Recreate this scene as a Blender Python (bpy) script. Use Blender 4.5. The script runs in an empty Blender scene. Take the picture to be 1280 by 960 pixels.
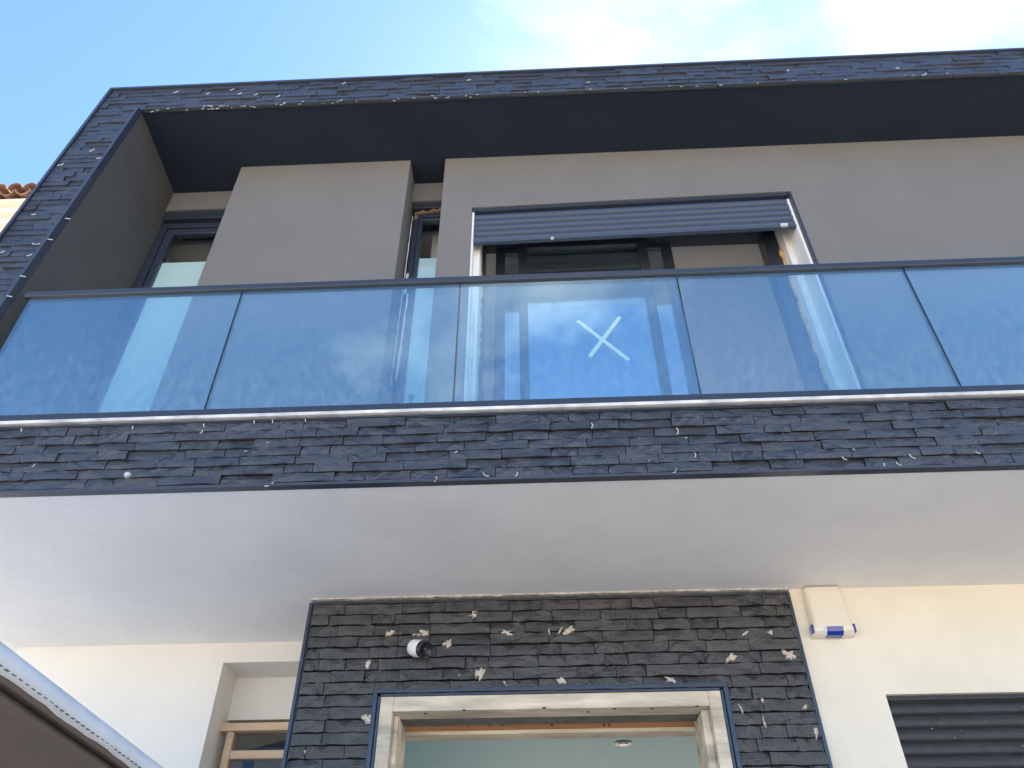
import bpy, bmesh, math, random
from mathutils import Vector, Matrix
random.seed(11)
rad = math.radians
sc = bpy.context.scene
COL = sc.collection

# ---------------------------------------------------------------- camera
PITCH, YAW, ROLL, FPX = rad(40.4), rad(2.35), rad(-0.27), 980.0
CAM = Vector((0, 0, 1.6))
_F = Vector((0, math.cos(PITCH), math.sin(PITCH)))
_R = Vector((1, 0, 0)); _U = Vector((0, -math.sin(PITCH), math.cos(PITCH)))
_R, _U = _R * math.cos(ROLL) + _U * math.sin(ROLL), _U * math.cos(ROLL) - _R * math.sin(ROLL)
_Z = Matrix.Rotation(YAW, 3, 'Z')
R_, U_, F_ = _Z @ _R, _Z @ _U, _Z @ _F
cd = bpy.data.cameras.new('camera'); cam = bpy.data.objects.new('camera', cd); COL.objects.link(cam)
cam.matrix_world = Matrix(((R_.x, U_.x, -F_.x, CAM.x), (R_.y, U_.y, -F_.y, CAM.y), (R_.z, U_.z, -F_.z, CAM.z), (0, 0, 0, 1)))
cd.sensor_width = 36; cd.lens = FPX / 1280 * 36; cd.clip_start = .05; cd.clip_end = 5000
sc.camera = cam

def atY(px, py, y):                      # pixel of the 1280x960 photograph -> point on the plane at depth y
    d = F_ + R_ * ((px - 640) / FPX) - U_ * ((py - 480) / FPX)
    return CAM + d * (y / d.y)

# ---------------------------------------------------------------- light
SUN_EL, SUN_AZ = rad(58), rad(9)        # azimuth from +Y (behind the house) towards +X
SKY, SUN, EXPO = 0.106, 4.8, 1.70
world = bpy.data.worlds.new('World'); sc.world = world; world.use_nodes = True
nt = world.node_tree; nt.nodes.clear()
wo = nt.nodes.new('ShaderNodeOutputWorld'); bg = nt.nodes.new('ShaderNodeBackground')
sky = nt.nodes.new('ShaderNodeTexSky'); sky.sky_type = 'NISHITA'; sky.sun_disc = False
sky.sun_elevation = SUN_EL; sky.sun_rotation = SUN_AZ; sky.air_density = 1.0; sky.dust_density = 0.15; sky.ozone_density = 2.0
tc = nt.nodes.new('ShaderNodeTexCoord')
mp = nt.nodes.new('ShaderNodeMapping'); mp.inputs['Scale'].default_value = (1.0, 1.0, 1.6); mp.inputs['Location'].default_value = (8.17, 10.84, 17.24)
nz = nt.nodes.new('ShaderNodeTexNoise'); nz.inputs['Scale'].default_value = 1.7; nz.inputs['Detail'].default_value = 7; nz.inputs['Roughness'].default_value = .55; nz.inputs['Distortion'].default_value = .5
cr = nt.nodes.new('ShaderNodeValToRGB'); cr.color_ramp.elements[0].position = .56; cr.color_ramp.elements[1].position = .86
cr.color_ramp.elements[1].color = (.8, .8, .8, 1)
mix = nt.nodes.new('ShaderNodeMix'); mix.data_type = 'RGBA'
mix.inputs['B'].default_value = (7.5, 7.8, 8.2, 1)
L = nt.links
L.new(tc.outputs['Generated'], mp.inputs['Vector']); L.new(mp.outputs[0], nz.inputs['Vector']); L.new(nz.outputs['Fac'], cr.inputs[0])
wb = nt.nodes.new('ShaderNodeVectorMath'); wb.operation = 'MULTIPLY'; wb.inputs[1].default_value = (.78, .93, 1.12)   # the phone's white balance
L.new(sky.outputs[0], wb.inputs[0])
L.new(cr.outputs[0], mix.inputs['Factor']); L.new(wb.outputs[0], mix.inputs['A']); L.new(mix.outputs['Result'], bg.inputs[0])
bg.inputs[1].default_value = SKY; L.new(bg.outputs[0], wo.inputs[0])
sd = bpy.data.lights.new('sun', 'SUN'); sd.energy = SUN; sd.angle = rad(.5); sd.color = (1, .93, .83)
so = bpy.data.objects.new('sun', sd); COL.objects.link(so)
sdir = Vector((math.sin(SUN_AZ) * math.cos(SUN_EL), math.cos(SUN_AZ) * math.cos(SUN_EL), math.sin(SUN_EL)))
so.rotation_euler = sdir.to_track_quat('Z', 'Y').to_euler(); so.location = (6, 6, 14)
vs = sc.view_settings; vs.view_transform = 'Standard'; vs.look = 'None'; vs.gamma = 1; vs.exposure = EXPO; vs.use_curve_mapping = False

# ---------------------------------------------------------------- materials
M = {}
def mat(name, col, rough=.6, spec=.5, metal=0, var=.0, vscale=6, bump=0, bscale=60, bdist=.004, stretch=(1, 1, 1), rand=0, col2=None, detail=6):
    m = bpy.data.materials.new(name); m.use_nodes = True; t = m.node_tree; b = t.nodes['Principled BSDF']
    b.inputs['Roughness'].default_value = rough; b.inputs['Specular IOR Level'].default_value = spec; b.inputs['Metallic'].default_value = metal
    b.inputs['Base Color'].default_value = (*col, 1)
    co = t.nodes.new('ShaderNodeTexCoord'); mpn = t.nodes.new('ShaderNodeMapping'); mpn.inputs['Scale'].default_value = stretch
    geo = t.nodes.new('ShaderNodeNewGeometry')
    t.links.new(geo.outputs['Position'], mpn.inputs['Vector'])
    cur = None
    if var or col2:
        n = t.nodes.new('ShaderNodeTexNoise'); n.inputs['Scale'].default_value = vscale; n.inputs['Detail'].default_value = detail; n.inputs['Roughness'].default_value = .62
        t.links.new(mpn.outputs[0], n.inputs['Vector'])
        r = t.nodes.new('ShaderNodeValToRGB'); r.color_ramp.elements[0].position = .3; r.color_ramp.elements[1].position = .7
        c2 = col2 or tuple(min(1, c * (1 + var)) for c in col)
        c1 = tuple(c * (1 - var) for c in col)
        r.color_ramp.elements[0].color = (*c1, 1); r.color_ramp.elements[1].color = (*c2, 1)
        t.links.new(n.outputs['Fac'], r.inputs[0]); cur = r.outputs[0]
    if rand:
        oi = t.nodes.new('ShaderNodeObjectInfo'); mr = t.nodes.new('ShaderNodeMapRange')
        mr.inputs['To Min'].default_value = 1 - rand; mr.inputs['To Max'].default_value = 1 + rand
        t.links.new(oi.outputs['Random'], mr.inputs[0])
        vm = t.nodes.new('ShaderNodeVectorMath'); vm.operation = 'SCALE'; t.links.new(mr.outputs[0], vm.inputs['Scale'])
        if cur: t.links.new(cur, vm.inputs[0])
        else: vm.inputs[0].default_value = col
        cur = vm.outputs[0]
    if cur: t.links.new(cur, b.inputs['Base Color'])
    if bump:
        n2 = t.nodes.new('ShaderNodeTexNoise'); n2.inputs['Scale'].default_value = bscale; n2.inputs['Detail'].default_value = 8; n2.inputs['Roughness'].default_value = .65
        t.links.new(mpn.outputs[0], n2.inputs['Vector'])
        bp = t.nodes.new('ShaderNodeBump'); bp.inputs['Strength'].default_value = bump; bp.inputs['Distance'].default_value = bdist
        t.links.new(n2.outputs['Fac'], bp.inputs['Height']); t.links.new(bp.outputs[0], b.inputs['Normal'])
    M[name] = m; return m

def slate_mat(name, rand):
    m = mat(name, (.011, .012, .016), rough=.36, spec=1.0, var=.55, vscale=38, col2=(.034, .031, .029), detail=10, bump=1.0, bscale=80, bdist=.009, stretch=(1.5, 1, .9), rand=rand)
    t = m.node_tree; b = t.nodes['Principled BSDF']
    b.inputs['Coat Weight'].default_value = .35; b.inputs['Coat Roughness'].default_value = .25
    t.links.new(b.inputs['Normal'].links[0].from_socket, b.inputs['Coat Normal'])
    # faint rusty mineral veins
    n = t.nodes.new('ShaderNodeTexNoise'); n.inputs['Scale'].default_value = 9; n.inputs['Detail'].default_value = 9
    geo = t.nodes.new('ShaderNodeNewGeometry'); t.links.new(geo.outputs['Position'], n.inputs['Vector'])
    r = t.nodes.new('ShaderNodeValToRGB'); r.color_ramp.elements[0].position = .60; r.color_ramp.elements[1].position = .74; r.color_ramp.elements[1].color = (.3, .3, .3, 1)
    t.links.new(n.outputs['Fac'], r.inputs[0])
    mx = t.nodes.new('ShaderNodeMix'); mx.data_type = 'RGBA'; mx.inputs['B'].default_value = (.085, .07, .055, 1)
    src = b.inputs['Base Color'].links[0].from_socket
    t.links.new(r.outputs[0], mx.inputs['Factor']); t.links.new(src, mx.inputs['A']); t.links.new(mx.outputs['Result'], b.inputs['Base Color'])
    rr = t.nodes.new('ShaderNodeMapRange'); rr.inputs['To Min'].default_value = .20; rr.inputs['To Max'].default_value = .48
    t.links.new(n.outputs['Fac'], rr.inputs[0]); t.links.new(rr.outputs[0], b.inputs['Roughness'])
    return m
slate_mat('slate', .35)
mat('slate_bed', (.012, .012, .014), .8)
mat('fin_grey', (.070, .070, .068), .85, .3, var=.1, vscale=3, bump=.25, bscale=220, bdist=.002)
mat('taupe', (.165, .158, .150), .85, .3, var=.05, vscale=2.2, bump=.35, bscale=70, bdist=.003, detail=10)
mat('anthracite', (.012, .019, .032), .75, .3, var=.12, vscale=2.5, bump=.2, bscale=160, bdist=.002)
mat('soffit', (.83, .81, .77), .8, .3, var=.06, vscale=1.3, bump=.45, bscale=7, bdist=.010, detail=12)
mat('cream', (.82, .74, .60), .85, .25, var=.06, vscale=2.4, bump=.3, bscale=50, bdist=.003, detail=10)
mat('white_plaster', (.83, .78, .70), .85, .25, var=.04, vscale=2, bump=.2, bscale=60, bdist=.002)
mat('navy_metal', (.030, .036, .050), .33, .6, var=.15, vscale=14)
mat('navy_trim', (.035, .043, .065), .28, .7, var=.2, vscale=30)
mat('shutter_navy', (.048, .066, .105), .38, .5, var=.08, vscale=20)
mat('shutter_grey', (.035, .036, .040), .5, .45, var=.25, vscale=18, bump=.15, bscale=90)
mat('marble', (.62, .60, .56), .5, .4, var=.35, vscale=14, bump=.3, bscale=90, bdist=.003, stretch=(.5, 1, 1))
mat('jamb_white', (.84, .81, .75), .7, .3, var=.08, vscale=9, bump=.4, bscale=50, bdist=.004, stretch=(1, 1, .3))
mat('foam', (.62, .40, .18), .9, .2, var=.4, vscale=30, bump=.8, bscale=60, bdist=.01)
mat('brown_foam', (.20, .12, .07), .9, .2, var=.4, vscale=40, bump=.8, bscale=60, bdist=.01)
mat('sealant', (.75, .74, .70), .6, .3)
mat('mortar', (.55, .47, .38), .9, .2, var=.35, vscale=60, bump=.8, bscale=120, bdist=.006)
mat('mortar_grey', (.52, .49, .44), .9, .2, var=.4, vscale=40, bump=.8, bscale=120, bdist=.006)
mat('white_fleck', (.55, .54, .52), .7, .3)
mat('film', (.76, .88, .86), .65, .4)
mat('white_plastic', (.80, .73, .58), .4, .5)
mat('cam_white', (.80, .78, .74), .35, .5)
mat('black_plastic', (.012, .012, .014), .25, .5)
mat('reflection_black', (.010, .010, .010), .5, .4)
mat('pine', (.66, .45, .29), .55, .35, var=.2, vscale=7, bump=.2, bscale=40, stretch=(.15, 1, 1.6))
mat('old_timber', (.62, .53, .40), .75, .3, var=.38, vscale=8, bump=.4, bscale=40, bdist=.004, stretch=(.25, 1, 1.5))
mat('orange_timber', (.34, .17, .08), .7, .3, var=.3, vscale=9, bump=.3, bscale=40, stretch=(.2, 1, 1.5))
mat('concrete', (.22, .22, .20), .9, .2, var=.25, vscale=12, bump=.5, bscale=40, bdist=.004)
mat('room_ceiling', (.28, .54, .60), .6, .4)
mat('room_wall', (.78, .73, .68), .8, .3)
mat('room_floor', (.30, .24, .19), .6, .4)
mat('lens_glass', (.02, .03, .06), .12, .6)
mat('chrome', (.35, .35, .36), .25, .5, metal=1)
mat('knot', (.10, .045, .02), .8, .2)
mat('tape', (.80, .84, .70), .7, .3)
mat('sticker', (.25, .55, .85), .5, .4)
mat('awning_white', (.80, .79, .76), .8, .2, bump=.3, bscale=500, bdist=.001, var=.04, vscale=10)
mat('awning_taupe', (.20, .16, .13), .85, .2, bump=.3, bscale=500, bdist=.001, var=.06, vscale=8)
mat('stitch', (.22, .22, .24), .8, .2)
mat('alu', (.20, .20, .21), .4, .5, metal=.6)
mat('terracotta', (.34, .19, .12), .8, .25, var=.45, vscale=9, bump=.5, bscale=40, rand=.35)
mat('neighbour_cream', (.80, .73, .60), .85, .25, var=.04, vscale=2)
mat('paving', (.58, .51, .42), .9, .2, var=.15, vscale=1.2, bump=.4, bscale=30)

def glass_mat(name, tint, ior, rough=0.0, dust=0.0, zlo=4.2, zhi=5.1):
    m = bpy.data.materials.new(name); m.use_nodes = True; t = m.node_tree; t.nodes.clear()
    o = t.nodes.new('ShaderNodeOutputMaterial'); tr = t.nodes.new('ShaderNodeBsdfTransparent'); tr.inputs[0].default_value = (*tint, 1)
    gl = t.nodes.new('ShaderNodeBsdfGlossy'); gl.inputs['Roughness'].default_value = rough; gl.inputs[0].default_value = (.84, 1, 1, 1)
    fr = t.nodes.new('ShaderNodeFresnel'); fr.inputs[0].default_value = ior
    geo = t.nodes.new('ShaderNodeNewGeometry')
    # the Fresnel node inverts the index on back faces; these panes are coated sheets, so use the same index both ways
    inv = t.nodes.new('ShaderNodeMath'); inv.operation = 'DIVIDE'; inv.inputs[0].default_value = 1; inv.inputs[1].default_value = ior
    mxv = t.nodes.new('ShaderNodeMix'); mxv.inputs['A'].default_value = ior
    t.links.new(geo.outputs['Backfacing'], mxv.inputs['Factor']); mxv.inputs['B'].default_value = 1 / ior
    t.links.new(mxv.outputs['Result'], fr.inputs[0])
    mx = t.nodes.new('ShaderNodeMixShader'); t.links.new(fr.outputs[0], mx.inputs[0]); t.links.new(tr.outputs[0], mx.inputs[1]); t.links.new(gl.outputs[0], mx.inputs[2])
    last = mx
    if dust:
        df = t.nodes.new('ShaderNodeBsdfDiffuse'); df.inputs[0].default_value = (.62, .66, .66, 1)
        n = t.nodes.new('ShaderNodeTexNoise'); n.inputs['Scale'].default_value = 13; n.inputs['Detail'].default_value = 9; n.inputs['Roughness'].default_value = .78
        mpn = t.nodes.new('ShaderNodeMapping'); mpn.inputs['Scale'].default_value = (2.2, 1, .9); mpn.inputs['Rotation'].default_value = (0, .25, 0)
        t.links.new(geo.outputs['Position'], mpn.inputs[0]); t.links.new(mpn.outputs[0], n.inputs['Vector'])
        r = t.nodes.new('ShaderNodeValToRGB'); r.color_ramp.elements[0].position = .42; r.color_ramp.elements[1].position = .8
        t.links.new(n.outputs['Fac'], r.inputs[0])
        sp = t.nodes.new('ShaderNodeSeparateXYZ'); t.links.new(geo.outputs['Position'], sp.inputs[0])
        mr = t.nodes.new('ShaderNodeMapRange'); mr.inputs['From Min'].default_value = zlo; mr.inputs['From Max'].default_value = zhi; mr.inputs['To Min'].default_value = dust; mr.inputs['To Max'].default_value = dust * .12
        t.links.new(sp.outputs['Z'], mr.inputs[0])
        mu = t.nodes.new('ShaderNodeMath'); mu.operation = 'MULTIPLY'; t.links.new(r.outputs[0], mu.inputs[0]); t.links.new(mr.outputs[0], mu.inputs[1])
        m2 = t.nodes.new('ShaderNodeMixShader'); t.links.new(mu.outputs[0], m2.inputs[0]); t.links.new(mx.outputs[0], m2.inputs[1]); t.links.new(df.outputs[0], m2.inputs[2]); last = m2
    t.links.new(last.outputs[0], o.inputs[0]); M[name] = m; return m
glass_mat('rail_glass', (.87, .98, .99), 2.95, dust=.16)
glass_mat('window_glass', (.93, .96, .96), 1.6)
glass_mat('thin_glass', (.9, .92, .92), 1.3)
glass_mat('door_glass', (.88, .91, .92), 3.7)
mat('glass_edge', (.010, .035, .035), .2, .6)
m = mat('blue_lens', (.005, .03, .30), .08, .7)
m.node_tree.nodes['Principled BSDF'].inputs['Coat Weight'].default_value = .6

# ---------------------------------------------------------------- mesh helpers
class MB:
    def __init__(s): s.v = []; s.f = []; s.m = []
    def add(s, vs, fs, mi=0):
        o = len(s.v); s.v += [tuple(p) for p in vs]; s.f += [[i + o for i in f] for f in fs]; s.m += [mi] * len(fs); return s
    def box(s, x0, x1, y0, y1, z0, z1, mi=0):
        vs = [(x, y, z) for z in (z0, z1) for y in (y0, y1) for x in (x0, x1)]
        return s.add(vs, [(0, 2, 3, 1), (4, 5, 7, 6), (0, 1, 5, 4), (2, 6, 7, 3), (0, 4, 6, 2), (1, 3, 7, 5)], mi)
    def prism_y(s, pts, y0, y1, mi=0):           # xz outline (counter-clockwise seen from -y) pushed along y
        n = len(pts); vs = [(x, y0, z) for x, z in pts] + [(x, y1, z) for x, z in pts]
        return s.add(vs, [list(range(n)), list(range(2 * n - 1, n - 1, -1))] + [(i, i + n, (i + 1) % n + n, (i + 1) % n) for i in range(n)], mi)
    def prism_x(s, pts, x0, x1, mi=0, tilt=0.0):  # yz outline pushed along x, dz rises by tilt per metre
        n = len(pts); vs = [(x0, y, z) for y, z in pts] + [(x1, y, z + tilt * (x1 - x0)) for y, z in pts]
        return s.add(vs, [list(range(n - 1, -1, -1)), list(range(n, 2 * n))] + [(i, (i + 1) % n, (i + 1) % n + n, i + n) for i in range(n)], mi)
    def bar(s, a, b, w, h, mi=0, up=Vector((0, 1, 0))):
        a = Vector(a); b = Vector(b); d = (b - a).normalized(); sx = d.cross(up).normalized(); sy = sx.cross(d).normalized()
        vs = [p + sx * (i * w / 2) + sy * (j * h / 2) for p in (a, b) for i, j in ((-1, -1), (1, -1), (1, 1), (-1, 1))]
        return s.add(vs, [(3, 2, 1, 0), (4, 5, 6, 7), (0, 1, 5, 4), (1, 2, 6, 5), (2, 3, 7, 6), (3, 0, 4, 7)], mi)
    def tube(s, rings, n=20, cap=True, mi=0):     # rings: (centre, axis, radius)
        o = len(s.v); k = 0
        for c, ax, r in rings:
            ax = Vector(ax).normalized(); u = ax.orthogonal().normalized() if k == 0 else u; u = (u - ax * u.dot(ax)).normalized(); w = ax.cross(u); k += 1
            for i in range(n):
                t = 2 * math.pi * i / n; s.v.append(tuple(Vector(c) + u * (r * math.cos(t)) + w * (r * math.sin(t))))
        for j in range(len(rings) - 1):
            for i in range(n):
                s.f.append([o + j * n + i, o + j * n + (i + 1) % n, o + (j + 1) * n + (i + 1) % n, o + (j + 1) * n + i]); s.m.append(mi)
        if cap:
            s.f.append([o + i for i in range(n - 1, -1, -1)]); s.m.append(mi); q = o + (len(rings) - 1) * n; s.f.append([q + i for i in range(n)]); s.m.append(mi)
        return s
    def mesh(s, name, mats, smooth=False):
        me = bpy.data.meshes.new(name); me.from_pydata(s.v, [], s.f)
        for q in ([mats] if isinstance(mats, str) else mats): me.materials.append(M[q])
        for p, i in zip(me.polygons, s.m): p.material_index = i; p.use_smooth = smooth
        bm = bmesh.new(); bm.from_mesh(me); bmesh.ops.recalc_face_normals(bm, faces=bm.faces); bm.to_mesh(me); bm.free()
        me.update(); return me
    def build(s, name, mats, parent=None, smooth=False, bevel=0, seg=2, **tags):
        o = bpy.data.objects.new(name, s.mesh(name, mats, smooth)); COL.objects.link(o); o.parent = parent
        if bevel:
            b = o.modifiers.new('bevel', 'BEVEL'); b.width = bevel; b.segments = seg; b.limit_method = 'ANGLE'; b.angle_limit = rad(40)
        for k, q in tags.items(): o[k] = q
        return o
def empty(name, loc=(0, 0, 0), **tags):
    o = bpy.data.objects.new(name, None); COL.objects.link(o); o.empty_display_size = .2
    for k, q in tags.items(): o[k] = q
    return o
def B(name, mats, parent, *boxes, bevel=0, **tags):
    b = MB()
    for q in boxes: b.box(*q)
    return b.build(name, mats, parent, bevel=bevel, **tags)

# ---------------------------------------------------------------- ground
g = MB(); g.add([(-900, -900, 0), (900, -900, 0), (900, 900, 0), (-900, 900, 0)], [(0, 1, 2, 3)])
g.build('ground', 'paving', kind='structure')

# ---------------------------------------------------------------- the house
ZS, ZF, ZC, ZT = 3.716, 4.14, 7.314, 7.646      # soffit, balcony floor, balcony ceiling, roof edge
D, W, P, LW = 3.20, 3.765, 4.47, 5.10           # band front, upper wall, ground panel, left ground wall
XR, YB = 12.6, 11.5  # right end stretched out of view to cut sunlit bounce on the soffit
xo = lambda z: -3.419 - (7.646 - z) * .0661     # leaning side fin: outer and inner edge
xi = lambda z: -3.077 - (7.314 - z) * .0677
house = empty('house', label='modern house with dark slate frame, taupe upper wall and white ground floor', category='house')

B('roof_slab', 'anthracite', house, (-3.40, XR, D + .035, YB, ZC, 7.615))
B('floor_slab', 'soffit', house, (-3.62, XR, D + .035, YB, ZS, ZF - .005))
b = MB()                                          # fin: leaning front, upright back
zz = [ZS + .002 + (7.60 - ZS) * i / 40 for i in range(41)]; n4 = 164
vs = []
for z in zz: vs += [(xo(z) + .01, D + .035, z), (xi(z), D + .035, z), (-3.12, 4.24, z), (-3.50, 4.24, z)]
b.add(vs, [(0, 1, 2, 3), (n4 - 1, n4 - 2, n4 - 3, n4 - 4)] + [(a + i, a + 4 + i, a + 4 + (i + 1) % 4, a + (i + 1) % 4) for a in range(0, n4 - 4, 4) for i in range(4)])
b.build('side_fin', 'fin_grey', house)
B('side_wall', 'white_plaster', house, (-3.45, -3.22, 4.245, YB - .2, ZF, ZC - .002))
B('side_wall', 'white_plaster', house, (XR - .25, XR - .01, 4.3, YB - .2, ZF, ZC - .002))
b = MB(); b.prism_y([(-3.45, ZF), (.4, ZF), (.4, 6.3), (2.2, 6.3), (2.2, ZF), (XR - .01, ZF), (XR - .01, ZC - .002), (-3.45, ZC - .002)], YB - .2, YB - .01); b.build('rear_wall', 'white_plaster', house)  # unseen rear opening, cut to let daylight into the upper room
# upper walls
B('upper_wall_panel', 'taupe', house, (-2.44, -1.0, W, 4.30, ZF - .002, ZC + .01))
b = MB(); b.prism_y([(-.705, ZF - .002), (-.462, ZF - .002), (-.462, 6.635), (2.0, 6.69), (2.0, ZF - .002), (XR - .02, ZF - .002), (XR - .02, ZC + .01), (-.705, ZC + .01)], W, 4.18)
b.build('upper_wall', 'taupe', house)
B('window_lintel', 'taupe', house, (-3.19, -2.43, 4.0, 4.2, 7.07, ZC + .008))
B('window_lintel', 'taupe', house, (-1.01, -.70, 4.0, 4.2, 7.065, ZC + .008))
# upper room
B('room_ceiling', 'room_wall', house, (-3.20, 6.0, 4.31, YB - .22, 6.98, 7.05))
B('room_wall', 'room_wall', house, (3.2, 3.3, 4.19, YB - .22, ZF, 6.98))
B('partition_wall', 'room_wall', house, (-.86, -.76, 4.31, YB - .22, ZF, 6.98))

# ground-floor walls
b = MB(); b.prism_y([(-3.6, 0), (-2.146, 0), (-2.146, 3.582), (-1.30, 3.582), (-1.30, ZS + .01), (-3.6, ZS + .01)], LW, 5.45)
b.build('ground_wall', 'white_plaster', house)
B('niche_back', 'white_plaster', house, (-2.16, -1.28, 5.385, 5.6, 3.30, 3.60))
B('niche_back', 'white_plaster', house, (-2.16, -1.28, 5.30, 5.6, 0, 1.05))
B('porch_side_wall', 'white_plaster', house, (-1.40, -1.25, 4.86, 5.58, 0, ZS + .008))
b = MB(); b.prism_y([(-1.41, 0), (-.905, 0), (-.905, 3.115), (.95, 3.115), (.95, 0), (1.476, 0), (1.476, ZS + .006), (-1.41, ZS + .006)], P + .02, 4.85)
b.build('porch_wall', 'concrete', house)
b = MB(); b.prism_y([(1.478, 0), (1.863, 0), (1.863, 3.087), (3.9, 3.087), (3.9, 0), (XR - .02, 0), (XR - .02, ZS + .01), (1.478, ZS + .01)], P + .005, 4.86)
b.build('ground_wall', 'cream', house)
B('side_wall', 'white_plaster', house, (-3.59, -3.40, 5.46, YB - .2, 0, ZS + .01))
B('side_wall', 'white_plaster', house, (XR - .25, XR - .03, 4.87, YB - .2, 0, ZS + .01))
b = MB(); b.prism_y([(-3.59, 0), (-2.6, 0), (-2.6, 2.1), (-2.25, 2.1), (-2.25, 0), (-1.0, 0), (-1.0, 2.8), (3.6, 2.8), (3.6, 0), (XR - .03, 0), (XR - .03, ZS + .01), (-3.59, ZS + .01)], YB - .2, YB - .02)  # unseen openings added to light the rooms behind porch and pine window
b.build('rear_wall', 'white_plaster', house)
# ground room behind the porch opening
B('room_ceiling', 'room_ceiling', house, (-1.24, 4.9, 4.87, YB - .22, 3.30, 3.40))
B('room_wall', 'room_wall', house, (-1.24, -1.14, 5.6, YB - .22, .01, 3.30))
B('room_wall', 'room_wall', house, (4.8, 4.9, 4.87, YB - .22, .01, 3.30))
B('room_floor', 'room_floor', house, (-1.24, 4.9, 4.60, YB - .22, .004, .03))

# ---------------------------------------------------------------- slate cladding
def slate_grid(L_, h, nx, dep, rng, jag=1.0, gap=.10):
    """one split-face slate: back on y=0, rough front towards -y, from (0,0) to (L_,h)"""
    nz = 2; vs = []; fs = []
    for j in range(nz + 1):
        for i in range(nx + 1):
            u, w = i / nx, j / nz
            edge = (i in (0, nx)) * .2 + (j == 0) * .12 + (j == nz) * .28
            y = -dep * (1 - min(.5, edge) * rng.uniform(.1, .9)) - rng.uniform(-.22, .26) * dep * jag
            zj = ((rng.uniform(-.01, gap * 1.2) * h if j == 0 else rng.uniform(-gap, 0) * h) if j in (0, nz) else rng.uniform(-.16, .16) * h)
            xj = rng.uniform(-.12, .12) / nx if 0 < i < nx else 0
            vs.append(((u + xj) * L_, y, w * h + zj))
    for j in range(nz):
        for i in range(nx):
            a = j * (nx + 1) + i; q = [a, a + 1, a + nx + 2, a + nx + 1]
            fs += ([(q[0], q[1], q[2]), (q[0], q[2], q[3])] if rng.random() < .5 else [(q[0], q[1], q[3]), (q[1], q[2], q[3])])
    o = len(vs); rim = [i for i in range(nx + 1)] + [(nx + 1) * j + nx for j in range(1, nz + 1)] + [nz * (nx + 1) + i for i in range(nx - 1, -1, -1)] + [(nx + 1) * j for j in range(nz - 1, 0, -1)]
    vs += [(vs[i][0], .012, vs[i][2]) for i in rim]; n = len(rim)
    fs += [(rim[i], o + i, o + (i + 1) % n, rim[(i + 1) % n]) for i in range(n)]
    return vs, fs
def slate_rows(x0f, x1f, z0, z1, h, lmin, lmax, rng, holes=()):
    """(x, z, length, height) of running-bond strips; x0f/x1f give the row's ends at height z"""
    out = []; n = round((z1 - z0) / h); h = (z1 - z0) / n
    for r in range(n):
        z = z0 + r * h; zm = z + h / 2; segs = [(x0f(zm), x1f(zm))]
        for (a, c, zl, zh) in holes:
            if zl < zm < zh: segs = [q for s in segs for q in ((s[0], min(a, s[1])), (max(c, s[0]), s[1])) if q[1] - q[0] > .02]
        for (a, c) in segs:
            x = a; first = True
            while x < c - 1e-6:
                l = rng.uniform(lmin, lmax) * (rng.uniform(.4, .9) if first else 1); first = False
                if c - x - l < lmin * .6: l = c - x
                out.append((x, z, l, h)); x += l
    return out
rng = random.Random(5)
variants = {}
def slate_obj(parent, x, y, z, l, h, dep, gap):
    key = (round(h, 4), round(dep, 4))
    if key not in variants:
        variants[key] = []
        for k in range(16):
            vs, fs = slate_grid(1, h * .985, 5, dep, rng, gap=gap); me = MB().add(vs, fs).mesh('slate', 'slate')
            variants[key].append(me)
    o = bpy.data.objects.new('slate', rng.choice(variants[key])); COL.objects.link(o); o.parent = parent
    o.scale = (l - .0035, 1, 1); o.location = (x, y - rng.uniform(0, .011), z + h * .006); o.rotation_euler = (rng.uniform(-.12, .03), rng.uniform(-.004, .004), rng.uniform(-.018, .018))
    return o
def slate_joined(name, parent, rows, y, dep, gap=.05):
    b = MB()
    for (x, z, l, h) in rows:
        vs, fs = slate_grid(l - .003, h * .985, 3, dep, rng, gap=gap); oy = y - rng.uniform(0, .009); t = rng.uniform(-.12, .03)
        b.add([(x + p[0], oy + p[1] - t * (p[2] - h / 2), z + p[2]) for p in vs], fs)
    return b.build(name, 'slate', parent, kind='stuff')
# balcony band
band = B('slate_cladding', 'slate_bed', house, (-3.66, XR, D + .012, D + .034, ZS + .004, 4.118), label='slate cladding along the balcony edge')
rows = slate_rows(lambda z: -3.65, lambda z: XR, 3.730, 4.112, .0545, .13, .33, rng)
inview = [q for q in rows if q[0] + q[2] > -2.95 and q[0] < 2.62]; far = [q for q in rows if q not in inview]
for (x, z, l, h) in inview: slate_obj(band, x, D + .010, z, l, h, .012, .045)
slate_joined('slate_field', band, far, D + .010, .014)
# porch panel
porch = MB().prism_y([(-1.405, 0), (-.965, 0), (-.965, 3.135), (1.0, 3.135), (1.0, 0), (1.468, 0), (1.468, 3.685), (-1.405, 3.685)], P + .004, P + .018).build('slate_cladding', 'slate_bed', house, label='slate cladding round the porch opening')
hole = [(-.965, 1.0, -1, 3.135)]
z0p = 3.135 - 6 * .068
rows = slate_rows(lambda z: -1.395, lambda z: 1.458, z0p, 3.675, .068, .13, .36, rng, hole)
for (x, z, l, h) in rows: slate_obj(porch, x, P + .002, z, l, h, .016, .08)
slate_joined('slate_field', porch, slate_rows(lambda z: -1.395, lambda z: 1.458, .02, z0p, .068, .13, .36, rng, hole), P + .002, .016)
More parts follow.
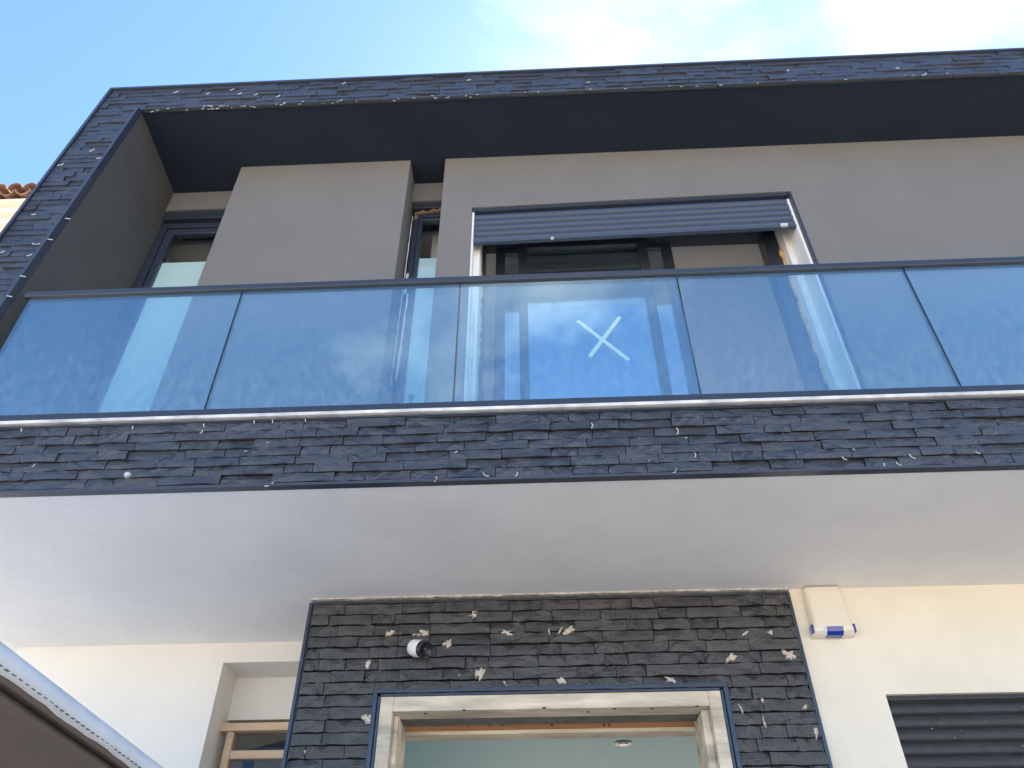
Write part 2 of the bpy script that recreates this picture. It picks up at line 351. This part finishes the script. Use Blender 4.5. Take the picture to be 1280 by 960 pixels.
# fin and roof fascia: too fine to pick apart, one field
b = MB(); b.prism_y([(xo(ZS) + .01, 4.12), (xi(4.12) - .01, 4.12), (xi(ZC) - .005, ZC + .004), (XR, ZC + .004), (XR, 7.612), (xo(7.612) + .01, 7.612)], D + .012, D + .034)
frame = b.build('slate_cladding', 'slate_bed', house, label='slate cladding on the roof edge and leaning side fin')
rows = slate_rows(lambda z: xo(z) + .018, lambda z: (xi(z) - .03 if z < ZC + .012 else XR), 4.12, 7.628, .0545, .12, .34, rng)
slate_joined('slate_field', frame, rows, D + .010, .009, .02)

# metal edge trims
b = MB(); b.bar((xo(ZS), D + .008, ZS), (xo(7.65), D + .008, 7.65), .022, .05); b.build('edge_trim', 'navy_trim', house, bevel=.003)
b = MB(); b.bar((xi(ZS) - .010, D + .004, ZS), (xi(ZC) - .010, D + .004, ZC), .018, .060); b.bar((xi(ZS) - .033, D + .006, ZS), (xi(ZC) - .033, D + .006, ZC), .010, .040)
tr = b.build('edge_trim', 'navy_trim', house, bevel=.003)
B('roof_coping', 'navy_trim', house, (xo(7.65) - .012, XR, D - .018, D + .20, 7.629, 7.650), bevel=.003)
B('edge_trim', 'navy_metal', house, (xi(ZC) - .02, XR, D - .006, D + .034, ZC - .006, ZC + .010), bevel=.002)
B('edge_trim', 'navy_trim', house, (-3.66, XR, D - .012, D + .033, ZS - .004, ZS + .007), (-3.66, XR, D - .006, D + .033, ZS + .010, ZS + .015), bevel=.002)
B('edge_trim', 'navy_trim', house, (-3.66, XR, D - .012, D + .033, 4.120, 4.129), (-3.66, XR, D - .008, D + .033, 4.114, 4.117), bevel=.002)
B('marble_ledge', 'marble', house, (-3.2, XR, D - .026, D + .16, 4.137, 4.158), bevel=.003)
for x in (-1.418, 1.462):
    B('edge_trim', 'navy_trim', house, (x - .008, x + .012, P - .020, P + .019, 0, 3.690), (x - .008 + (.022 if x < 0 else -.012), x - .002 + (.022 if x < 0 else -.012), P - .014, P + .019, 0, 3.688), bevel=.003)
B('edge_trim', 'navy_metal', house, (-1.41, 1.47, P - .012, P + .019, 3.680, 3.692), bevel=.002)
B('edge_trim', 'navy_trim', house, (-.972, -.948, P - .022, P + .022, 0, 3.138), (-.945, -.930, P - .014, P + .022, 0, 3.122), bevel=.003)
B('edge_trim', 'navy_trim', house, (.983, 1.007, P - .022, P + .022, 0, 3.138), (.965, .980, P - .014, P + .022, 0, 3.122), bevel=.003)
B('edge_trim', 'navy_trim', house, (-.972, 1.007, P - .023, P + .022, 3.1385, 3.160), (-.9295, .9645, P - .014, P + .022, 3.122, 3.136), bevel=.003)
# crumbling plaster lip where the porch panel meets the soffit
b = MB(); low = []; x = 1.474
while x > -1.418:
    low.append((x, 3.7085 - random.choice((0, .002, .004, .007)))); x -= random.uniform(.02, .12)
low.append((-1.418, 3.706))
b.prism_y([(-1.418, ZS + .003), ] + low[::-1] + [(1.474, ZS + .003)], P - .024, P + .01)
b.build('plaster_lip', 'mortar_grey', house)

# pale mortar smears and broken faces on the slate
def patch(parent, px, py, y, wpx, hpx, name='mortar_patch', m='mortar', ang=0, seed=0, pts=17):
    r = random.Random(seed * 7 + int(px)); c = atY(px, py, y); s = (atY(px + 10, py, y) - c).length / 10
    ring = []
    for i in range(pts):
        t = 2 * math.pi * i / pts; q = r.uniform(.35, 1.15); u, w = math.cos(t) * wpx * .5 * q, math.sin(t) * hpx * .5 * q * 1.5
        ring.append((c.x + s * (u * math.cos(ang) - w * math.sin(ang)), c.z + s * (u * math.sin(ang) + w * math.cos(ang))))
    b = MB(); vs = [(x, y, z) for x, z in ring] + [(c.x + (x - c.x) * .8, y - .006 - r.uniform(0, .003), c.z + (z - c.z) * .8) for x, z in ring] + [(x, y + .03, z) for x, z in ring]
    n = pts; b.add(vs, [list(range(n, 2 * n))] + [(i, (i + 1) % n, (i + 1) % n + n, i + n) for i in range(n)] + [(i + 2 * n, (i + 1) % n + 2 * n, (i + 1) % n, i) for i in range(n)])
    return b.build(name, m, parent)
for i, (px, py, w, h, a) in enumerate([(594, 769, 22, 9, .2), (487, 792, 16, 5, -.4), (528, 791, 24, 7, -.2), (634, 791, 18, 6, .4), (711, 788, 20, 10, -.5), (700, 789, 5, 12, .5), (686, 790, 3, 9, 0), (601, 842, 15, 12, 0), (702, 853, 16, 9, .5), (459, 899, 18, 11, 0),
        (915, 822, 24, 9, -.35), (987, 819, 22, 12, 0), (998, 831, 6, 4, 0), (1020, 915, 9, 13, 0), (560, 804, 16, 9, .0), (838, 850, 18, 6, .3), (932, 792, 14, 3, -.6), (963, 791, 10, 5, -.4), (976, 791, 10, 3, -1.0), (953, 876, 4, 6, 0), (926, 886, 3, 12, -.3), (955, 903, 3, 14, -.1), (1006, 884, 14, 3, -.8), (460, 831, 7, 10, .3), (631, 854, 3, 9, -.5), (575, 845, 6, 4, -.4), (381, 940, 7, 3, -.4)]):
    patch(porch, px, py, P - .014, w, h, ang=-a, seed=i)
def fleck(b, px, py, y, lp, ang, wp=1.0):       # a thin curl of dried mortar
    c = atY(px, py, y); s = (atY(px + 10, py, y) - c).length / 10
    pts = []
    for k in range(5):
        t = (k / 4 - .5); bend = (t * t - .1) * .9
        u = lp * (t * math.cos(ang) - bend * math.sin(ang)); w = lp * (t * math.sin(ang) + bend * math.cos(ang))
        pts.append(Vector((c.x + s * u, y, c.z + s * w)))
    for p, q in zip(pts, pts[1:]): b.bar(p, q, wp * s, .004)
r2 = random.Random(3)
b = MB()
for px, py, lp, an in [(545, 599, 8, 1.4), (607, 594, 9, -.6), (646, 593, 7, 1.2), (740, 532, 8, 1.5), (847, 539, 10, 1.5), (844, 589, 8, .9), (1055, 573, 8, -.9), (1140, 571, 9, -.9), (1105, 581, 5, 1.4), (1123, 580, 7, -.9), (338, 605, 14, .7), (869, 569, 7, 1.5), (1222, 566, 6, -.6), (42, 582, 4, 1), (570, 565, 4, .4), (252, 540, 5, 1.2)]:
    fleck(b, px, py, D - .010, lp, an)
for k in range(6):
    fleck(b, r2.uniform(5, 1275), r2.uniform(545, 580), D - .010, r2.uniform(2, 4), r2.uniform(-1.5, 1.5), .6)
b.build('mortar_fleck', 'white_fleck', band, kind='stuff')
patch(band, 159, 593, D - .012, 9, 5, m='white_fleck', ang=.5, seed=91)
b = MB()
for px, py, lp, an in [(1156, 93, 8, .6), (1122, 85, 5, .2), (985, 88, 4, .9), (115, 188, 6, .9), (125, 197, 8, .6), (76, 206, 7, .5), (42, 268, 5, .1), (48, 305, 4, .5), (3, 315, 5, .5), (42, 305, 5, -.4), (37, 319, 6, .5), (220, 115, 6, .4), (290, 112, 5, .5), (300, 117, 5, .6), (348, 120, 6, .8), (320, 118, 5, .6), (260, 117, 4, .7), (586, 100, 5, .4), (735, 103, 4, .5), (430, 104, 5, .8)]:
    fleck(b, px, py, D - .010, lp, an)
for k in range(44):
    t = 190 + 430 * r2.random() ** 1.5; fleck(b, t, 138 - (t - 175) * .0452 + r2.uniform(-2, 2.5), D - .010, r2.uniform(1, 4), r2.uniform(-.5, .5), r2.uniform(.4, .9))
for k in range(14):
    t = r2.uniform(620, 1280); fleck(b, t, 138 - (t - 175) * .0452 + r2.uniform(-1, 1.5), D - .010, r2.uniform(1, 4), r2.uniform(-.3, .3), r2.uniform(.3, .6))
b.build('mortar_fleck', 'white_fleck', frame, kind='stuff')
b = MB()
for px, py in [(85, 273), (63, 299), (29, 345), (12, 370)]:   # drips over the fin trim
    c = atY(px, py, D - .03); b.bar((c.x - .022, D - .029, c.z + .004), (c.x + .018, D - .029, c.z - .006), .004, .004)
for px, py in [(166, 535), (255, 532), (318, 528), (341, 527), (382, 526), (27, 538)]:
    c = atY(px, py, D - .014); b.bar((c.x - .004, D - .015, c.z + .012), (c.x + .002, D - .015, c.z - .010), .004, .004)
b.build('mortar_drip', 'white_fleck', house, kind='stuff')

# ---------------------------------------------------------------- windows of the upper floor
def frame_rect(b, x0, x1, z0, z1, w, y0, y1):
    b.box(x0, x0 + w, y0, y1, z0, z1); b.box(x1 - w, x1, y0, y1, z0, z1); b.box(x0 + w, x1 - w, y0, y1, z1 - w, z1); b.box(x0 + w, x1 - w, y0, y1, z0, z0 + w)
def pane(name, x0, x1, y, z0, z1, parent, m='window_glass', t=.006):
    return B(name, m, parent, (x0, x1, y, y + t, z0, z1))
b = MB(); frame_rect(b, -3.115, -2.30, ZF + .05, 6.925, .055, 4.03, 4.12)
w1 = b.build('window', 'navy_metal', house, bevel=.004, label='tall navy window beside the leaning fin')
B('shutter_box', 'navy_metal', w1, (-3.115, -2.44, 4.012, 4.16, 6.965, 7.066), bevel=.004)
b = MB(); b.prism_x([(4.02, 6.928), (4.10, 6.928), (4.10, 6.96), (4.035, 6.945)], -3.115, -2.44); b.build('drip_rail', 'navy_metal', w1)
b = MB(); frame_rect(b, -3.056, -2.36, ZF + .11, 6.866, .062, 4.045, 4.10); b.build('sash', 'navy_trim', w1, bevel=.005)
pane('pane', -2.995, -2.42, 4.06, ZF + .17, 6.805, w1)
B('privacy_film', 'film', w1, (-2.994, -2.42, 4.072, 4.074, ZF + .172, 6.47))
b = MB(); frame_rect(b, -.975, -.60, ZF + .05, 6.935, .040, 4.03, 4.12)
w2 = b.build('window', 'navy_metal', house, bevel=.004, label='narrow navy slit window with foam showing round its frame')
B('shutter_box', 'navy_metal', w2, (-.995, -.706, 4.012, 4.16, 6.985, 7.055), bevel=.004)
b = MB(); frame_rect(b, -.936, -.64, ZF + .09, 6.896, .035, 4.045, 4.10); b.build('sash', 'navy_trim', w2, bevel=.004)
pane('pane', -.902, -.67, 4.06, ZF + .12, 6.862, w2)
B('privacy_film', 'film', w2, (-.901, -.67, 4.072, 4.074, ZF + .125, 6.41))
def lump_strip(name, m, parent, p0, p1, n, r0, r1, seed):
    rr = random.Random(seed); b = MB(); p0, p1 = Vector(p0), Vector(p1); rings = []
    for k in range(n + 1):
        p = p0.lerp(p1, k / n) + Vector((rr.uniform(-.3, .3) * r1, 0, rr.uniform(-.3, .3) * r1)); rings.append((p, (p1 - p0), rr.uniform(r0, r1)))
    b.tube(rings, 7); return b.build(name, m, parent, smooth=True)
lump_strip('foam_bead', 'brown_foam', w2, (-.97, 4.03, 6.93), (-.70, 4.03, 6.975), 9, .008, .028, 4)
lump_strip('foam_bead', 'brown_foam', w2, (-.965, 4.028, 6.84), (-.955, 4.028, 6.95), 5, .010, .026, 8)
lump_strip('sealant_bead', 'sealant', w2, (-.992, 4.02, ZF + .9), (-.985, 4.02, 6.88), 26, .001, .006, 6)
lump_strip('sealant_bead', 'sealant', w2, (-.970, 4.018, 5.95), (-.968, 4.018, 6.17), 7, .008, .013, 9)
lump_strip('sealant_bead', 'sealant', w2, (-.956, 4.018, 5.08), (-.948, 4.018, 5.95), 12, .006, .009, 10)
lump_strip('protective_strip', 'sticker', w2, (-.885, 4.05, 4.86), (-.85, 4.05, 4.99), 5, .004, .022, 12)
lump_strip('protective_strip', 'sealant', w2, (-.92, 4.045, 4.86), (-.855, 4.045, 4.925), 6, .006, .016, 13)

# ---------------------------------------------------------------- sliding balcony door
TY = 4.10
b = MB(); b.box(-.405, 1.935, TY - .035, TY + .098, 6.585, 6.70); b.box(-.405, -.375, TY - .03, TY + .098, ZF, 6.584); b.box(1.83, 1.935, TY - .03, TY + .098, ZF, 6.584)
door = b.build('sliding_door', 'navy_metal', house, bevel=.004, label='navy sliding balcony door standing half open')
def sash(x0, x1, w0, w1, y, name='sash'):
    b = MB(); b.box(x0, x0 + w0, y, y + .045, ZF + .02, 6.582); b.box(x1 - w1, x1, y, y + .045, ZF + .02, 6.582)
    b.box(x0 + w0, x1 - w1, y + .001, y + .044, 6.53, 6.582); b.box(x0 + w0, x1 - w1, y + .001, y + .044, ZF + .02, ZF + .10)
    o = b.build(name, 'navy_metal', door, bevel=.004); pane('pane', x0 + w0 - .005, x1 - w1 + .005, y + .018, ZF + .09, 6.535, door, 'door_glass'); return o
sash(-.113, .913, .066, .072, TY)
sash(-.296, 1.118, .074, .078, TY + .048)
B('reveal_lining', 'jamb_white', door, (-.461, -.40, W + .13, 4.178, ZF, 6.60), bevel=.003)
B('reveal_lining', 'jamb_white', door, (1.938, 1.999, W + .20, 4.178, ZF, 6.60), (1.980, 1.998, W + .02, W + .198, ZF, 6.62), bevel=.003)
B('reveal_lining', 'jamb_white', door, (-.4615, -.444, W + .02, W + .128, ZF, 6.61), bevel=.003)
lump_strip('foam_bead', 'foam', door, (-.405, TY - .04, 5.3), (-.402, TY - .04, 6.22), 20, .006, .02, 21)
lump_strip('foam_bead', 'foam', door, (1.935, TY - .04, 4.9), (1.932, TY - .04, 6.35), 26, .006, .022, 22)
lump_strip('sealant_bead', 'sealant', door, (1.950, W + .20, 4.7), (1.950, W + .20, 5.9), 24, .004, .014, 23)
lump_strip('sealant_bead', 'sealant', door, (-.425, W + .13, 4.7), (-.425, W + .13, 5.6), 20, .004, .012, 24)
B('corner_bead', 'navy_metal', door, (1.999, 2.018, W - .006, W + .02, ZF, 6.68), bevel=.002)
# roller shutter hanging in the opening, slightly askew as the lintel is
TILT = .055 / 2.462
sh = MB(); sh.prism_x([(W + .012, 6.600), (W + .20, 6.600), (W + .20, 6.640), (W + .012, 6.640)], -.458, 1.997, tilt=TILT)
shut = sh.build('roller_shutter', 'navy_metal', house, label='navy roller shutter rolled up over the balcony door')
def slat(parent, x0, x1, y, z, h, dep, tilt, m, n=7):
    prof = [(y - dep * math.sin(math.pi * (.08 + .92 * k / n)) ** .8 if 0 < k < n else y, z + h * k / n) for k in range(n + 1)]
    prof = prof + [(y + .012, z + h), (y + .012, z)]
    b = MB(); b.prism_x(prof, x0, x1, tilt=tilt); o = b.build('slat', m, parent)
    for p in o.data.polygons: p.use_smooth = False
    return o
for k in range(5):
    slat(shut, -.452, 1.985, W + .040, 6.262 + k * .0665, .0625, .017, TILT, 'shutter_navy')
b = MB(); b.prism_x([(W + .022, 6.236), (W + .056, 6.236), (W + .056, 6.260), (W + .022, 6.260)], -.452, 1.985, tilt=TILT); b.build('bottom_rail', 'shutter_navy', shut, bevel=.003)
B('rubber_stop', 'white_fleck', shut, (1.86, 1.915, W + .006, W + .030, 6.285, 6.312), bevel=.006)
B('rubber_stop', 'white_fleck', shut, (.14, .165, W + .008, W + .030, 6.238, 6.252), bevel=.004)
for (a, c, lb) in (((722, 401), (786, 450), 'pale strip of tape on the balcony door falling to the right'), ((775, 396), (737, 446), 'shorter strip of tape on the balcony door crossing over the other one')):
    y = TY + .0165 - (.002 if 'shorter' in lb else 0); p, q = atY(*a, y), atY(*c, y)
    b = MB(); d = (q - p).normalized(); nrm = Vector((-d.z, 0, d.x)); n = 14; vs = []
    for e in range(n + 1):
        c = p.lerp(q, e / n); wl, wr = .0145 + r2.uniform(-.0012, .0012), .0145 + r2.uniform(-.0012, .0012); tear = d * (r2.uniform(-.006, .006) if e in (0, n) else 0)
        vs += [c + nrm * wl + tear, c - nrm * wr - tear, c - nrm * wr - tear + Vector((0, -.0012, 0)), c + Vector((0, -.0012 - r2.uniform(0, .0012), 0)), c + nrm * wl + tear + Vector((0, -.0012, 0))]
    b.add(vs, [(5 * e + i, 5 * e + (i + 1) % 5, 5 * e + 5 + (i + 1) % 5, 5 * e + 5 + i) for e in range(n) for i in range(5)] + [(0, 1, 2, 3, 4), tuple(5 * n + i for i in (4, 3, 2, 1, 0))]); b.build('masking_tape', 'tape', label=lb, category='tape')

# ---------------------------------------------------------------- glass balustrade
bal = empty('glass_balustrade', label='frameless glass balcony railing with navy handrail along the slate band', category='railing')
XL = -3.115
b = MB(); b.box(XL - .03, XR, D - .004, D + .05, 5.155, 5.200); b.build('handrail', 'navy_metal', bal, bevel=.007, seg=3)
B('base_channel', 'navy_metal', bal, (XL - .03, XR, D - .016, D + .055, 4.159, 4.205), bevel=.004)
xs = [XL, -1.783, -.444, .862, 2.206, 3.55, 4.89, 6.23, 7.57, XR]
for a, c in zip(xs, xs[1:]):
    b = MB(); b.box(a + .004, c - .004, D + .014, D + .029, 4.19, 5.170)
    for k in (0, 1, 4, 5): b.m[k] = 1
    b.build('glass_panel', ['rail_glass', 'glass_edge'], bal)

# ---------------------------------------------------------------- porch opening
dr = empty('door_opening'); dr.parent = house; bpy.data.objects.remove(dr)
b = MB(); b.box(-.928, -.855, P - .012, P + .20, 0, 3.120); b.box(.895, .963, P - .012, P + .20, 0, 3.120); b.box(-.8545, .8945, P - .012, P + .13, 3.038, 3.1195)
of = b.build('door_frame', 'old_timber', house, bevel=.004, label='raw timber door lining with flaking cream paint')
B('lintel_board', 'concrete', of, (-.8545, .8945, P + .132, P + .30, 3.052, 3.11))
B('side_lining', 'old_timber', of, (-.854, -.830, P + .05, P + .34, 0, 3.036), bevel=.004)
B('side_lining', 'old_timber', of, (.852, .894, P + .05, P + .34, 0, 3.036), bevel=.004)
B('head_beam', 'orange_timber', of, (-.829, .851, P + .301, P + .40, 3.022, 3.105), bevel=.004)
B('head_batten', 'old_timber', of, (-.829, .851, P + .296, P + .41, 3.001, 3.0215), bevel=.002)
b = MB()
for px, py, y, z in [(532, 888, P - .0125, 0), (580, 884, 0, 0), (680, 881, 0, 0), (735, 886, 0, 0), (768, 882, 0, 0), (815, 882, 0, 0), (871, 879, 0, 0)]:
    d = F_ + R_ * ((px - 640) / FPX) - U_ * ((py + 4 - 480) / FPX); c = CAM + d * ((3.0375 - CAM.z) / d.z)
    b.tube([((c.x, c.y, 3.0372), (0, 0, 1), .011), ((c.x, c.y, 3.0395), (0, 0, 1), .011)], 10)
for px in (545, 585, 612, 628, 690, 755, 762):
    c = atY(px, 909, P + .300); b.tube([((c.x, P + .3000, c.z + .012), (0, 1, 0), .008), ((c.x, P + .303, c.z + .012), (0, 1, 0), .008)], 10)
b.build('timber_knot', 'knot', of, kind='stuff')

# ---------------------------------------------------------------- pine window in the niche
y = 5.30
b = MB(); b.box(-2.095, -2.048, y, y + .07, 1.06, 3.199); b.box(-2.047, -1.32, y + .003, y + .067, 3.035, 3.085)
b.box(-2.047, -1.32, y + .003, y + .067, 1.06, 1.14); b.box(-1.36, -1.30, y, y + .07, 1.145, 3.199)
pw = b.build('window', 'pine', house, bevel=.004, label='pale pine window in the white niche')
B('head_board', 'pine', pw, (-2.150, -1.29, y - .020, y + .075, 3.200, 3.250), bevel=.004)
pane('pane', -2.052, -1.33, y + .03, 3.08, 3.199, pw, 'thin_glass'); pane('pane', -2.052, -1.33, y + .03, 1.13, 3.04, pw, 'thin_glass')
st = MB(); st.prism_y([(-2.11, 3.165), (-1.42, 3.165), (-1.42, 3.375), (-2.05, 3.225), (-2.11, 3.215)], 5.75, 5.80); st.box(-2.115, -2.05, 5.752, 5.798, 0, 3.170)  # solid black post and beam added to imitate a reflection in the panes
st.build('reflection_prop', 'reflection_black', bevel=.003, label='added black post and beam behind the pine window imitating a reflection', category='reflection prop')

# ---------------------------------------------------------------- lower roller shutter
ls = MB(); ls.box(1.866, 3.898, P + .03, P + .16, 3.062, 3.085)
ls = ls.build('roller_shutter', 'shutter_grey', house, label='closed charcoal roller shutter beside the porch')
for k in range(44):
    z = 3.058 - (k + 1) * .069
    if z > 0.01: slat(ls, 1.868, 3.896, P + .055, z, .066, .016, 0, 'shutter_grey')
b = MB()
for k in range(12):
    x, z = r2.uniform(1.9, 2.7), r2.uniform(2.72, 3.05); b.tube([((x, P + .030, z), (0, 1, 0), r2.uniform(.001, .0028)), ((x, P + .06, z), (0, 1, 0), .002)], 6)
b.build('paint_fleck', 'white_fleck', ls, kind='stuff')

# ---------------------------------------------------------------- alarm siren
cx, zb, zt = 1.660, 3.405, 3.706
al = empty('alarm_siren', label='white alarm siren box with blue lens high on the cream wall', category='alarm')
b = MB(); rows_ = []
prof = [(zt, .050, .104), (zt - .03, .060, .106), (zb + .075, .078, .112), (zb + .040, .080, .120), (zb + .018, .072, .124), (zb + .004, .050, .122), (zb, .025, .112)]
for z, dp, hw in prof:
    ring = []
    for k in range(15):
        t = math.pi * k / 14; cxk = -math.cos(t); sxk = math.sin(t)
        ring.append((cx + hw * math.copysign(abs(cxk) ** .35, cxk), P + .004 - dp * sxk ** .35, z))
    rows_.append(ring)
vs = [p for r_ in rows_ for p in r_]; n = 15
fs = [(j * n + i, j * n + i + 1, (j + 1) * n + i + 1, (j + 1) * n + i) for j in range(len(rows_) - 1) for i in range(n - 1)] + [list(range(n)), list(range((len(rows_) - 1) * n, len(rows_) * n))]
fs.append([j * n for j in range(len(rows_))] + [j * n + n - 1 for j in range(len(rows_) - 1, -1, -1)])
b.add(vs, fs); b.build('housing', 'white_plastic', al, smooth=False, bevel=.004)
b = MB(); b.prism_x([(P - .0795, zb + .047), (P - .0825, zb + .038), (P - .0755, zb + .014), (P - .054, zb - .001), (P - .010, zb - .003), (P - .010, zb + .01), (P - .065, zb + .034)], cx - .056, cx + .056); b.build('lens_frame', 'cam_white', al, bevel=.004)
b = MB(); b.prism_x([(P - .0815, zb + .040), (P - .0845, zb + .034), (P - .0775, zb + .012), (P - .056, zb - .0035), (P - .016, zb - .0055), (P - .016, zb + .01), (P - .065, zb + .028)], cx - .047, cx + .047); b.build('lens', 'blue_lens', al, bevel=.002)
for s in (-1, 1):
    b = MB(); b.box(cx + s * .119 - .006, cx + s * .119 + .006, P - .062, P - .018, zb + .012, zb + .062); b.build('lens', 'blue_lens', al, bevel=.003)

# ---------------------------------------------------------------- security camera
sc_ = empty('security_camera', label='white bullet security camera with black face on the porch slate', category='security camera')
face = atY(532, 812, 4.345); ax = Vector((.72, -.60, -.36)).normalized()
def ring(t, r): return (face - ax * t, ax, r)
b = MB(); b.tube([ring(.125, .030), ring(.118, .044), ring(.100, .049), ring(.030, .0495), ring(.026, .048)], 28); b.build('body', 'cam_white', sc_, smooth=True, bevel=.002)
b = MB(); b.tube([ring(.040, .047), ring(.020, .0505), ring(.002, .049), ring(-.003, .044), ring(.004, .040)], 28); b.build('face', 'black_plastic', sc_, smooth=True)
b = MB(); b.tube([ring(.006, .014), ring(-.002, .013), ring(-.004, .009)], 20); b.build('lens', 'lens_glass', sc_, smooth=True)
base = Vector((face.x - .075, P - .006, face.z + .035)); mid = face - ax * .10
b = MB(); b.tube([(base, (0, -1, 0), .036), (base + Vector((0, -.014, 0)), (0, -1, 0), .033), (base + Vector((0, -.02, 0)), (0, -1, 0), .014), (mid, (mid - base), .013)], 20); b.build('mount', 'cam_white', sc_, smooth=True)

# ---------------------------------------------------------------- ceiling spot inside
d = F_ + R_ * ((779 - 640) / FPX) - U_ * ((929 - 480) / FPX); c = CAM + d * ((3.298 - CAM.z) / d.z)
sp = empty('ceiling_spotlight', label='small round recessed spotlight in the porch room ceiling', category='spotlight')
b = MB(); b.tube([((c.x, c.y, 3.302), (0, 0, -1), .062), ((c.x, c.y, 3.294), (0, 0, -1), .062), ((c.x, c.y, 3.290), (0, 0, -1), .050)], 24); b.build('ring', 'alu', sp)
b = MB(); b.tube([((c.x, c.y, 3.292), (0, 0, -1), .040), ((c.x, c.y, 3.286), (0, 0, -1), .036)], 24); b.build('lamp', 'black_plastic', sp)

# ---------------------------------------------------------------- awning
aw = empty('awning', label='white fabric awning with brown underside on the left ground wall', category='awning')
xe = lambda y: -1.345 - (y - 1.0) * .028
ZA = 2.372
b = MB(); ys = [1.0 + k * (5.06 - 1.0) / 16 for k in range(17)]
def sag(k): return .006 * math.sin(k * 2.1) 
vs = []
for k, y in enumerate(ys): vs += [(-4.4, y, ZA - .004), (xe(y), y, ZA + .002), (xe(y), y, ZA - .010), (-4.4, y, ZA - .016)]
fs = []
for k in range(16):
    a = 4 * k; fs += [(a, a + 4, a + 5, a + 1), (a + 1, a + 5, a + 6, a + 2), (a + 2, a + 6, a + 7, a + 3), (a + 3, a + 7, a + 4, a)]
fs += [(0, 1, 2, 3), (67, 66, 65, 64)]
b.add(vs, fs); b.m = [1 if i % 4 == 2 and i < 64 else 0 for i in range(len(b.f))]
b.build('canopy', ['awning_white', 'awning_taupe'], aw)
b = MB(); vs = []
ny = 60
for k in range(ny + 1):
    y = 1.0 + k * 4.06 / ny; wv = .004 * math.sin(k * .9) + .003 * math.sin(k * 2.3)
    vs += [(xe(y) + .012, y, ZA + .012), (xe(y) + .016 + wv, y, ZA - .018), (xe(y) + .012 + wv, y, ZA - .046), (xe(y) + .002 + wv, y, ZA - .046), (xe(y) + .002, y, ZA + .010)]
fs = [(5 * k + i, 5 * k + (i + 1) % 5, 5 * k + 5 + (i + 1) % 5, 5 * k + 5 + i) for k in range(ny) for i in range(5)] + [(0, 1, 2, 3, 4), tuple(5 * ny + i for i in (4, 3, 2, 1, 0))]
b.add(vs, fs); hem = b.build('hem', 'awning_white', aw, smooth=True)
b = MB(); y = 1.02
while y < 5.0:
    b.box(xe(y) + .0125, xe(y) + .0195, y, y + .016, ZA - .0380, ZA - .0362); y += .034
b.build('stitching', 'stitch', hem, kind='stuff')
b = MB(); b.bar((xe(1.0) - .014, 1.0, ZA - .030), (xe(5.06) - .014, 5.06, ZA - .030), .030, .030, up=Vector((0, 0, 1))); b.bar((xe(1) - .13, 1.0, ZA - .024), (xe(5.06) - .13, 5.06, ZA - .024), .05, .012, up=Vector((0, 0, 1)))
b.box(-4.4, xe(1) - .03, 1.0, 1.05, ZA - .062, ZA - .018); b.build('rail', 'awning_taupe', aw, bevel=.004)
B('cassette', 'alu', aw, (-4.4, -1.46, 4.98, LW + .004, ZA - .075, ZA + .035), bevel=.01)

# ---------------------------------------------------------------- neighbour with tiled eave
nb = empty('neighbour_house', label='cream neighbouring house with corbelled cornice and clay tile eave', category='house')
k = 6.8 / 8
def nz_(z): return 1.6 + (z - 1.6) * k
YN = 6.8; zt = 11.60; ze = 11.37
B('wall', 'neighbour_cream', nb, (-14, -4.6, YN + .36, YN + 9, 0, ze - .40))
for i, (oy, za, zb_) in enumerate([(.02, ze - .055, ze - .002), (.13, ze - .17, ze - .057), (.24, ze - .29, ze - .172), (.32, ze - .402, ze - .292)]):
    B('cornice', 'neighbour_cream', nb, (-14 - .3 + oy, -4.3 - oy, YN + oy, YN + 9.3 - oy, za, zb_), bevel=.008)
b = MB(); b.add([(-14.3, YN + .03, ze), (-4.3, YN + .03, ze), (-4.3, YN + 4.6, ze + 1.4), (-14.3, YN + 4.6, ze + 1.4), (-4.3, YN + 9.2, ze), (-14.3, YN + 9.2, ze)], [(0, 1, 2, 3), (3, 2, 4, 5), (0, 3, 5), (1, 4, 2), (0, 5, 4, 1)])
roof = b.build('roof', 'terracotta', nb)
def tile_mesh(up):
    b = MB(); n = 8; r0, r1, t, l = .118, .098, .016, .46; vs = []
    for j, (y, r) in enumerate(((0, r0), (l, r1))):
        for rr in (r, r - t):
            for i in range(n + 1):
                a = math.pi * i / n; vs.append((rr * math.cos(a), y, (rr * math.sin(a)) * .85 * up))
    m_ = n + 1; fs = []
    for i in range(n):
        fs += [(i, i + 1, 2 * m_ + i + 1, 2 * m_ + i), (m_ + i, 3 * m_ + i, 3 * m_ + i + 1, m_ + i + 1), (i, m_ + i, m_ + i + 1, i + 1), (2 * m_ + i, 2 * m_ + i + 1, 3 * m_ + i + 1, 3 * m_ + i)]
    fs += [(0, 2 * m_, 3 * m_, m_), (n, m_ + n, 3 * m_ + n, 2 * m_ + n)]
    return b.add(vs, fs).mesh('roof_tile', 'terracotta', smooth=False)
tc_, tp_ = tile_mesh(1), tile_mesh(-1)
rt = random.Random(8); slope = math.atan2(1.4, 4.57)
for row in range(2):
    for i in range(42):
        x = -14.2 + i * .235
        for me, dx, dz in ((tp_, 0, .115), (tc_, .1175, .115)):
            o = bpy.data.objects.new('roof_tile', me); COL.objects.link(o); o.parent = roof
            o.location = (x + dx + rt.uniform(-.008, .008), YN - .07 + row * .40 * math.cos(slope) + rt.uniform(-.012, .012), ze + dz + row * .42 * math.sin(slope) + rt.uniform(-.006, .006))
            o.rotation_euler = (slope + rt.uniform(-.02, .02), rt.uniform(-.03, .03), rt.uniform(-.03, .03))
